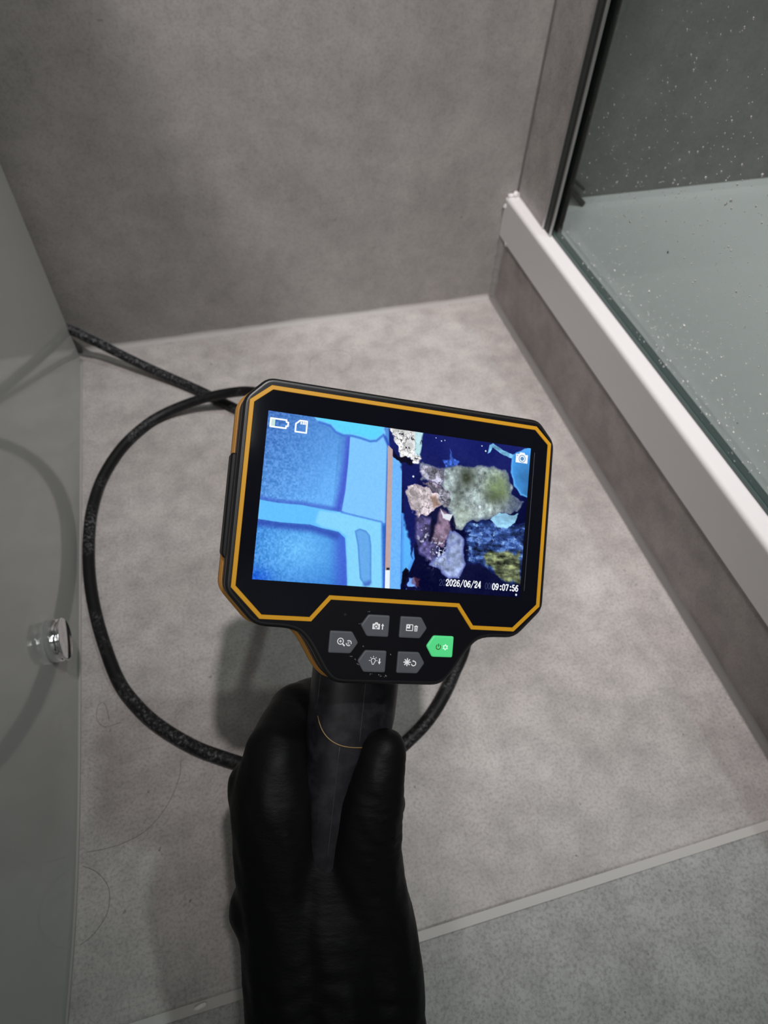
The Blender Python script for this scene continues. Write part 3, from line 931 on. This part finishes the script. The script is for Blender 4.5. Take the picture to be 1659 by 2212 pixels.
# ---- flat printed marks (mm, on the device plane)
class Ink:
    def __init__(self, w):
        self.v, self.f, self.w = [], [], w

    def poly(self, pts):
        b = len(self.v)
        self.v += [(x * S, y * S, self.w * S) for x, y in pts]
        self.f.append(tuple(range(b, b + len(pts))))
        return self

    def rect(self, x0, y0, x1, y1):
        return self.poly([(x0, y0), (x1, y0), (x1, y1), (x0, y1)])

    def disc(self, x, y, r, n=20):
        return self.poly([(x + r * math.cos(a), y + r * math.sin(a)) for a in np.linspace(0, 2 * math.pi, n, endpoint=False)])

    def line(self, pts, w):
        for (x0, y0), (x1, y1) in zip(pts[:-1], pts[1:]):
            L = math.hypot(x1 - x0, y1 - y0) + 1e-9
            nx, ny = -(y1 - y0) / L * w / 2, (x1 - x0) / L * w / 2
            self.poly([(x0 + nx, y0 + ny), (x0 - nx, y0 - ny), (x1 - nx, y1 - ny), (x1 + nx, y1 + ny)])
        for (x, y) in pts[1:-1]:
            self.disc(x, y, w / 2, 10)
        return self

    def arc(self, x, y, r, a0, a1, w, n=28, ry=None):
        ry = r if ry is None else ry
        for a, b in zip(np.linspace(a0, a1, n + 1)[:-1], np.linspace(a0, a1, n + 1)[1:]):
            q = []
            for ang, k in ((a, 1), (a, -1), (b, -1), (b, 1)):
                q.append((x + (r + k * w / 2) * math.cos(math.radians(ang)), y + (ry + k * w / 2) * math.sin(math.radians(ang))))
            self.poly(q)
        return self

    def build(self, name, material, parent):
        return new_obj(name, self.v, self.f, material, parent)


# keys: pentagon keys with rounded corners, each with its printed icon
keyL = [(-5.75, 0.0), (-3.0, 4.2), (5.75, 4.2), (5.75, -4.2), (-3.0, -4.2)][::-1]   # arrow to the left
keyR = [(-x, y) for x, y in keyL][::-1]
KH = 0.95


def key(cx, cy, pent, material, label):
    out = round_poly([(cx + x, cy + y) for x, y in pent], [0.7] * 5, 4)
    rr = [mm(offset_poly(out, i), w) for w, i in ((0.1, -0.05), (0.6, 0.0), (0.85, 0.18), (KH, 0.55))]
    o = loft('key', rr, material, dev)
    o['label'] = label
    return o


k = key(-18.6, -52.9, keyR, M_KEY, 'grey key with magnifier print')
i_ = Ink(KH + 0.02)
cx, cy = -20.0, -52.5
i_.arc(cx, cy, 1.15, 0, 360, 0.32).line([(cx + 0.85, cy - 0.85), (cx + 1.75, cy - 1.75)], 0.5)
i_.line([(cx - 0.5, cy), (cx + 0.5, cy)], 0.3).line([(cx, cy - 0.5), (cx, cy + 0.5)], 0.3)
i_.arc(cx + 3.3, cy - 0.6, 0.98, -20, 130, 0.32).arc(cx + 3.3, cy - 0.6, 0.98, 180, 310, 0.32).arc(cx + 3.35, cy - 0.6, 0.38, 50, 310, 0.2)
i_.build('icon', M_INK, k)
k = key(-6.7, -46.05, keyL, M_KEY, 'grey key with camera print')
i_ = Ink(KH + 0.02)
cx, cy = -6.3, -46.2
i_.rect(cx - 1.5, cy - 1.15, cx - 0.72, cy + 0.95).rect(cx + 0.72, cy - 1.15, cx + 1.5, cy + 0.95).rect(cx - 0.72, cy - 1.15, cx + 0.72, cy - 0.82)
i_.poly([(cx - 0.72, cy + 0.62), (cx + 0.72, cy + 0.62), (cx + 0.72, cy + 1.1), (cx + 0.4, cy + 1.5), (cx - 0.4, cy + 1.5), (cx - 0.72, cy + 1.1)])
i_.arc(cx, cy - 0.1, 0.88, 0, 360, 0.36).disc(cx, cy - 0.1, 0.4)
i_.line([(cx + 2.6, cy - 1.2), (cx + 2.6, cy + 0.4)], 0.42).poly([(cx + 2.0, cy + 0.2), (cx + 3.2, cy + 0.2), (cx + 2.6, cy + 1.15)])
i_.build('icon', M_INK, k)
k = key(9.25, -46.05, keyR, M_KEY, 'grey key with gallery and bin print')
i_ = Ink(KH + 0.02)
cx, cy = 7.5, -46.1
i_.line([(cx - 1.3, cy - 1.15), (cx + 1.3, cy - 1.15), (cx + 1.3, cy + 1.15), (cx - 1.3, cy + 1.15), (cx - 1.3, cy - 1.3)], 0.3)
i_.rect(cx - 1.2, cy - 0.35, cx + 0.25, cy + 0.3).rect(cx - 1.2, cy + 0.75, cx + 0.25, cy + 1.1).rect(cx - 0.35, cy + 0.2, cx + 0.25, cy + 0.8).rect(cx - 1.2, cy + 0.2, cx - 0.9, cy + 0.8)
bx = cx + 2.7
i_.line([(bx - 0.55, cy + 0.4), (bx - 0.5, cy - 1.25), (bx + 0.5, cy - 1.25), (bx + 0.55, cy + 0.4)], 0.24)
i_.rect(bx - 0.8, cy + 0.35, bx + 0.8, cy + 0.7).rect(bx - 0.35, cy + 0.65, bx + 0.35, cy + 0.95)
for q in (-0.22, 0.0, 0.22):
    i_.rect(bx + q - 0.06, cy - 0.95, bx + q + 0.06, cy + 0.15)
i_.build('icon', M_INK, k)
k = key(21.1, -53.0, keyL, M_KEYGREEN, 'green lit power key')
i_ = Ink(KH + 0.02)
cx, cy = 20.4, -53.2
i_.arc(cx, cy, 0.95, 120, 420, 0.34).line([(cx, cy + 0.05), (cx, cy + 1.35)], 0.34)
i_.build('icon', M_INKOLIVE, k)
i_ = Ink(KH + 0.02)
cx = 23.4
i_.arc(cx, cy, 0.72, 0, 360, 0.38)
for a in range(0, 360, 60):
    c_, s_ = math.cos(math.radians(a + 30)), math.sin(math.radians(a + 30))
    i_.line([(cx + 0.75 * c_, cy + 0.75 * s_), (cx + 1.2 * c_, cy + 1.2 * s_)], 0.42)
i_.build('icon', M_INKGREEN, k)
k = key(-6.8, -59.75, keyL, M_KEY, 'grey key with bulb print')
i_ = Ink(KH + 0.02)
cx, cy = -6.3, -59.5
i_.arc(cx, cy + 0.1, 0.85, -50, 230, 0.26).line([(cx - 0.5, cy - 0.6), (cx - 0.3, cy - 1.3), (cx + 0.3, cy - 1.3), (cx + 0.5, cy - 0.6)], 0.26).rect(cx - 0.35, cy - 1.5, cx + 0.35, cy - 1.15)
for a in (0, 45, 90, 135, 180):
    c_, s_ = math.cos(math.radians(a)), math.sin(math.radians(a))
    i_.line([(cx + 1.25 * c_, cy + 0.1 + 1.25 * s_), (cx + 1.75 * c_, cy + 0.1 + 1.75 * s_)], 0.24)
i_.line([(cx + 2.55, cy + 1.0), (cx + 2.55, cy - 0.5)], 0.42).poly([(cx + 1.95, cy - 0.3), (cx + 2.55, cy - 1.35), (cx + 3.15, cy - 0.3)])
i_.build('icon', M_INK, k)
k = key(9.4, -59.8, keyR, M_KEY, 'grey key with brightness print')
i_ = Ink(KH + 0.02)
cx, cy = 7.7, -59.6
i_.disc(cx, cy, 0.95)
for a in range(0, 360, 45):
    c_, s_ = math.cos(math.radians(a)), math.sin(math.radians(a))
    i_.line([(cx + 0.6 * c_, cy + 0.6 * s_), (cx + 1.55 * c_, cy + 1.55 * s_)], 0.42)
i_.arc(cx + 2.75, cy - 0.45, 0.9, -170, 100, 0.36).poly([(cx + 2.75, cy + 0.9), (cx + 2.75, cy + 0.1), (cx + 2.0, cy + 0.5)])
i_.build('icon', M_INK, k)

# on-screen symbols
ZW = 0.42
i_ = Ink(ZW)
i_.line([(-54.2, 28.7), (-48.3, 28.7), (-48.3, 28.0), (-47.6, 27.9), (-47.6, 26.5), (-48.3, 26.4), (-48.3, 25.6), (-54.2, 25.6), (-54.2, 28.7), (-54.2, 28.0)], 0.62)
i_.build('battery_icon', M_OSD, screen)
Ink(ZW).rect(-53.9, 25.9, -52.5, 28.4).build('battery_level', M_OSDGREEN, screen)
i_ = Ink(ZW)
i_.line([(-44.7, 27.9), (-43.2, 29.3), (-40.5, 29.3), (-40.5, 24.9), (-44.7, 24.9), (-44.7, 27.9), (-44.4, 28.2)], 0.62)
for q in (-43.0, -42.2, -41.5):
    i_.rect(q, 27.9, q + 0.55, 28.9)
i_.build('memory_card_icon', M_OSD, screen)
i_ = Ink(ZW)
cx, cy = 51.4, 26.7
i_.rect(cx - 2.8, cy - 2.0, cx + 2.8, cy + 1.6).poly([(cx - 1.4, cy + 1.5), (cx + 1.6, cy + 1.5), (cx + 1.1, cy + 2.4), (cx - 0.9, cy + 2.4)])
o = i_.build('camera_icon', M_OSD, screen)
Ink(ZW + 0.02).arc(cx + 0.2, cy - 0.2, 1.45, 0, 360, 0.28).disc(cx + 0.2, cy - 0.2, 0.85).disc(cx - 2.2, cy + 1.0, 0.25).build('camera_icon_lens', M_OSDBLUE, screen)


# serif digits as strokes in a 1 x 1.6 cell
def digit(ink, ch, x, y, w, h, t):
    X = lambda a: x + a * w
    Y = lambda b: y + b * h
    th = t * 0.62
    if ch == '0':
        ink.arc(X(.5), Y(.5), .34 * w, 0, 360, t, 26, ry=.45 * h)
    elif ch == '2':
        ink.arc(X(.48), Y(.70), .32 * w, -20, 170, t, 16, ry=.25 * h).line([(X(.78), Y(.62)), (X(.18), Y(.08))], t).line([(X(.14), Y(.05)), (X(.86), Y(.05))], t).line([(X(.85), Y(.05)), (X(.85), Y(.22))], th).disc(X(.19), Y(.70), t * .62, 10)
    elif ch == '4':
        ink.line([(X(.66), Y(.02)), (X(.66), Y(.97)), (X(.12), Y(.30)), (X(.90), Y(.30))], t).line([(X(.45), Y(.03)), (X(.88), Y(.03))], th)
    elif ch == '5':
        ink.line([(X(.80), Y(.92)), (X(.26), Y(.92)), (X(.23), Y(.52))], t).arc(X(.47), Y(.33), .33 * w, -150, 120, t, 20, ry=.27 * h).disc(X(.20), Y(.20), t * .6, 10)
    elif ch == '6':
        ink.arc(X(.5), Y(.31), .33 * w, 0, 360, t, 22, ry=.26 * h).arc(X(.66), Y(.36), .5 * w, 95, 185, t, 14, ry=.56 * h).disc(X(.76), Y(.86), t * .6, 10)
    elif ch == '7':
        ink.line([(X(.14), Y(.92)), (X(.86), Y(.92)), (X(.42), Y(.02))], t).line([(X(.15), Y(.92)), (X(.15), Y(.74))], th)
    elif ch == '9':
        ink.arc(X(.5), Y(.69), .33 * w, 0, 360, t, 22, ry=.26 * h).arc(X(.34), Y(.64), .5 * w, -85, 5, t, 14, ry=.56 * h).disc(X(.24), Y(.14), t * .6, 10)
    elif ch == '/':
        ink.line([(X(.08), Y(-.10)), (X(.92), Y(1.06))], th * 1.1)
    elif ch == ':':
        ink.disc(X(.62), Y(.16), t * .85, 10).disc(X(.62), Y(.66), t * .85, 10)


def text(name, s, x, y, adv, w, h, t, z, material):
    ink = Ink(z)
    for j, ch in enumerate(s):
        digit(ink, ch, x + j * adv, y, w, h, t)
    return ink.build(name, material, screen)


text('date_shadow', '20', 18.5, -28.9, 1.5, 1.55, 2.7, 0.3, ZW, M_OSDDARK)
text('time_shadow', '000', 38.9, -29.0, 1.3, 1.5, 2.7, 0.3, ZW, M_OSDDARK)
text('date_text', '2026/06/24', 21.5, -28.75, 1.58, 1.56, 2.75, 0.46, ZW + 0.02, M_OSD)
text('time_text', '09:07:56', 42.2, -29.1, 1.53, 1.56, 2.75, 0.46, ZW + 0.02, M_OSD)

Ink(0.37).line([(57.3, 29.8), (57.3, -28.6)], 0.22).build('edge_reflection', mat('edge_reflection_grey', (0.05, 0.055, 0.075), 0.3), screen)  # thin grey line painted in for the reflection along the display border

# microphone pinhole, dust and scratches are small but visible
Ink(0.175).disc(-18.9, -42.4, 0.55, 16).build('microphone_hole', mat('pinhole_black', (0.0005, 0.0005, 0.0005), 0.9), dev)
i_ = Ink(0.18)
random.seed(21)
for (x, y) in ((-9.6, -40.9), (-12.6, -45.6), (-10.6, -54.4), (-13.4, -59.5), (-15.1, -58.2), (-3.4, -65.2), (-2.6, -65.4), (-0.7, -65.6), (-0.2, -65.2), (-6.5, -65.0), (0.7, -57.0), (-12.0, -61.2)):
    for _ in range(3):
        a = random.uniform(0, 3.1)
        l = random.uniform(0.15, 0.45)
        px, py = x + random.uniform(-.3, .3), y + random.uniform(-.3, .3)
        i_.line([(px, py), (px + l * math.cos(a), py + l * math.sin(a))], 0.12)
o = i_.build('dust_specks', mat('grey_dust', (0.22, 0.22, 0.25), 0.8), dev)
o['kind'] = 'stuff'

# rubber port cover on the left edge
pc = [[(-66.3, 15.6), (-63.4, 15.6), (-63.4, -25.0), (-65.2, -25.0), (-66.3, -23.4)]]
pc = round_poly(pc[0][::-1], [0.8] * 5, 3)
loft('port_cover', [mm(offset_poly(pc, i), w) for w, i in ((-23.0, 0.6), (-22.2, 0.0), (-12.4, 0.0), (-11.6, 0.6))], mat('black_rubber_cover', (0.005, 0.005, 0.006), 0.5, spec=0.25), dev)

# rear hump, nozzle
def ring(cx, cy, rx, ry, w, n=36, p=2.0):
    out = []
    for t in np.linspace(0, 2 * math.pi, n, endpoint=False):
        c_, s_ = math.cos(t), math.sin(t)
        out.append(((cx + rx * math.copysign(abs(c_) ** (2 / p), c_)) * S, (cy + ry * math.copysign(abs(s_) ** (2 / p), s_)) * S, w * S))
    return out


loft('rear_housing', [ring(CU, -14, 46, 30, -27, p=4), ring(CU, -16, 42, 28, -33, p=4), ring(CU, -20, 26, 24, -44, p=3), ring(CU, -22, 18, 18, -60), ring(CU, -22, 15, 15, -76), ring(CU, -22, 13.5, 13.5, -78)], M_BLACK, dev, smooth=True)
loft('nozzle', [ring(CU, -22, 11, 11, -77), ring(CU, -22, 11, 11, -88), ring(CU, -22, 8.5, 8.5, -90), ring(CU, -22, 7.2, 7.2, -106), ring(CU, -22, 6.2, 6.2, -108)], M_SATIN, dev, smooth=False)

# handle: rounded pistol grip with an upper panel ending in a U shaped edge
HC, HW, HD, HA = 0.6, 19.0, 17.0, 2.5


def grip_pt(theta, v, off=0.0):
    """theta 0 = towards the viewer"""
    k = 1.0
    lean = (v + 60) * 0.045
    cs, sn = math.cos(theta), math.sin(theta)
    x = HC + (HW + off) * k * math.copysign(abs(sn) ** (2 / HA), sn) + (v + 60) * 0.02
    z = -45 + lean * 0.0 + (HD + off) * math.copysign(abs(cs) ** (2 / HA), cs)
    return (x * S, v * S, z * S)


TH = np.linspace(0, 2 * math.pi, 48, endpoint=False)
hd = loft('handle', [[grip_pt(t, v, o_) for t in TH] for v, o_ in ((-36, 0), (-70, 0), (-100, 0), (-130, 0), (-160, 0), (-180, 0), (-184, -1), (-186, -4))], M_HANDLE, dev, smooth=True)


def vb(th):
    return -101.5 + 17.5 * (1 - math.sqrt(max(0.0, 1 - (abs(th) / 1.12) ** 2)))


ths = np.linspace(-1.12, 1.12, 33)
rows = 10
V, F = [], []
for r_ in range(rows + 1):
    for t in ths:
        v = -58 + (vb(t) + 58) * r_ / rows
        V.append(grip_pt(t, v, 0.7))
for r_ in range(rows):
    for j in range(len(ths) - 1):
        b = r_ * len(ths) + j
        F.append((b, b + 1, b + len(ths) + 1, b + len(ths)))
up = new_obj('upper_panel', V, F, M_HANDLE, hd, True)
up['label'] = 'smooth upper grip panel with U shaped lower edge'
tube('gold_edge', [grip_pt(t, vb(t), 0.55) for t in ths if -1.08 < t < 0.9], 0.00032, M_GOLD, hd, 6)
tube('mould_line', [grip_pt(0.0, v, 0.72) for v in np.linspace(-60, -101, 12)], 0.00016, M_SEAM, hd, 5)
tube('mould_line', [grip_pt(-0.35, v, 0.02) for v in np.linspace(-100, -150, 12)], 0.0002, M_SEAM, hd, 5)
tube('mould_line', [grip_pt(-1.12, v, 0.6) for v in np.linspace(-60, -86, 10)], 0.0002, M_SEAM, hd, 5)
# trigger in front of the grip
tr = round_poly([(-60, -70), (-60, -92), (-68, -90), (-70, -80), (-67, -72)][::-1], [2] * 5, 3)
loft('trigger', [[((HC + x) * S, p[1] * S, p[0] * S) for p in offset_poly(tr, i)] for x, i in ((-5, 0.8), (-4.2, 0), (4.2, 0), (5, 0.8))], M_SATIN, dev)

# ------------------------------------------------------------------ gloved hand: one continuous surface grown from tapered chains (same local axes, mm)
CH = {
 'thenar': [(44.0, -335.0, 150, 24), (38.0, -310.0, 60, 22), (31.0, -262.0, -14, 20), (24.5, -224.5, -36, 19.8), (22.9, -203.4, -38, 19.7), (17.2, -180.9, -38, 18.9), (11.4, -161.5, -36, 17.5), (8.5, -144.0, -33, 16.5)],
 'thumb': [(8.5, -144.0, -33, 16.5), (8.2, -136.8, -30, 15.2), (8.3, -125.8, -27, 14.1), (8.9, -113.1, -24, 11.6), (10.1, -101.5, -24, 9.9)],
 'back': [(4.0, -335.0, 145, 28), (0.0, -310.0, 55, 25), (-8.0, -262.0, -18, 23), (-12.9, -223.7, -42, 23.0), (-14.9, -203.7, -45, 23.3), (-17.9, -185.4, -48, 23.1), (-22.1, -166.1, -50, 22.0), (-26.1, -145.8, -50, 21.8), (-28.7, -133.6, -50, 21.3), (-30.7, -115.3, -50, 16.0)],
 'mid': [(24.0, -335.0, 148, 30), (18.0, -310.0, 58, 27), (11.0, -262.0, -15, 25), (5.3, -223.4, -38, 25.1), (2.8, -202.5, -40, 24.7), (-1.2, -183.5, -42, 22.8), (-4.3, -168.3, -44, 19.5), (-6.5, -156.2, -44, 16.4)],
 'index': [(-30.7, -115.3, -50, 16.0), (-30.4, -111.1, -52, 15.3), (-19.0, -98.5, -75, 13.8), (3.8, -95.0, -96, 12.4), (18.1, -103.6, -96, 10.8), (25.0, -108.0, -84, 9.6)],
 'middle': [(-26.1, -145.8, -50, 20.5), (-35.7, -129.0, -60, 15.2), (-24.0, -134.8, -84, 13.0), (3.8, -138.0, -86, 11.9), (22.0, -139.0, -76, 10.8), (27.0, -138.0, -60, 9.4)],
 'ring': [(-22.1, -166.1, -50, 20.5), (-30.3, -151.9, -60, 15.2), (-22.0, -160.0, -82, 12.5), (4.7, -162.0, -85, 11.6), (22.0, -162.0, -75, 10.4), (27.0, -159.0, -60, 9.2)],
 'little': [(-17.9, -185.4, -48, 20.4), (-30.3, -180.5, -55, 15.3), (-20.0, -184.0, -78, 11.5), (4.1, -183.0, -82, 10.2), (20.0, -181.0, -74, 9.2), (24.5, -178.0, -61, 8.2)],
}
bm = bmesh.new()


def ball(c, r):
    bmesh.ops.create_icosphere(bm, subdivisions=2, radius=r * S, matrix=Matrix.Translation(Vector(c) * S))


for chain in CH.values():
    for a, b in zip(chain[:-1], chain[1:]):
        a_, b_ = np.array(a, float), np.array(b, float)
        L = np.linalg.norm(b_[:3] - a_[:3])
        kmax = max(2, int(L / 3.5))
        for q in range(kmax + 1):
            c = a_ + (b_ - a_) * q / kmax
            ball(c[:3], c[3])
me = bpy.data.meshes.new('glove_raw')
bm.to_mesh(me)
bm.free()
raw = bpy.data.objects.new('glove_raw', me)
COL.objects.link(raw)
rm = raw.modifiers.new('remesh', 'REMESH')
rm.mode = 'VOXEL'
rm.voxel_size = 0.0017
smo = raw.modifiers.new('smooth', 'SMOOTH')
smo.factor = 0.6
smo.iterations = 12
dg = bpy.context.evaluated_depsgraph_get()
gm = bpy.data.meshes.new_from_object(raw.evaluated_get(dg))
bpy.data.objects.remove(raw)
nv = len(gm.vertices)
co = np.empty(nv * 3, np.float32)
gm.vertices.foreach_get('co', co)
co = co.reshape(-1, 3).astype(float)
no = np.empty(nv * 3, np.float32)
gm.vertices.foreach_get('normal', no)
no = no.reshape(-1, 3).astype(float)
U_, V_, W_ = co[:, 0] * 1000, co[:, 1] * 1000, co[:, 2] * 1000


def creases(cu, cv, su, sv, ang, wl, amp, jig):
    """a packet of skin folds: centre, extent, direction and wavelength"""
    a = math.radians(ang)
    p = (U_ - cu) * math.cos(a) + (V_ - cv) * math.sin(a)
    q = -(U_ - cu) * math.sin(a) + (V_ - cv) * math.cos(a)
    ph = p + jig * np.sin(q * 0.21 + p * 0.08) + 0.8 * np.sin(q * 0.55 + 1.3)
    wv = 1 - np.abs(np.sin(math.pi * ph / wl)) ** 0.6
    return -amp * wv * np.exp(-(p / sv) ** 2 - (q / su) ** 2)


dsp = np.zeros(nv)
dsp += creases(10, -124, 13, 9, 75, 5.0, 0.75, 1.6)       # thumb joint
dsp += creases(14, -140, 14, 10, 60, 6.0, 0.75, 2.0)      # below the thumb
dsp += creases(12, -105, 9, 5, 70, 4.5, 0.45, 0.8)
dsp += creases(18, -163, 16, 10, 55, 7.5, 0.6, 2.5)
dsp += creases(20, -205, 26, 12, 65, 11.0, 1.1, 3.0)      # wrist folds
dsp += creases(-14, -198, 20, 14, 110, 9.0, 0.6, 2.0)
dsp += creases(-20, -140, 14, 14, 40, 10.0, 0.4, 2.0)
dsp += 0.25 * np.sin(U_ * 0.35 + V_ * 0.11) * np.sin(V_ * 0.23 + W_ * 0.3)
co = co + no * (dsp[:, None] * S)
gm.vertices.foreach_set('co', co.astype(np.float32).ravel())
gm.polygons.foreach_set('use_smooth', [True] * len(gm.polygons))
gm.update()
gm.materials.clear()
gm.materials.append(M_GLOVE)
gm.name = 'person'
hand = bpy.data.objects.new('person', gm)
COL.objects.link(hand)
hand.location = OW
hand.rotation_euler = DM.to_euler()
tag(hand, 'hand in a black rubber glove gripping the handle of the inspection camera', 'person')
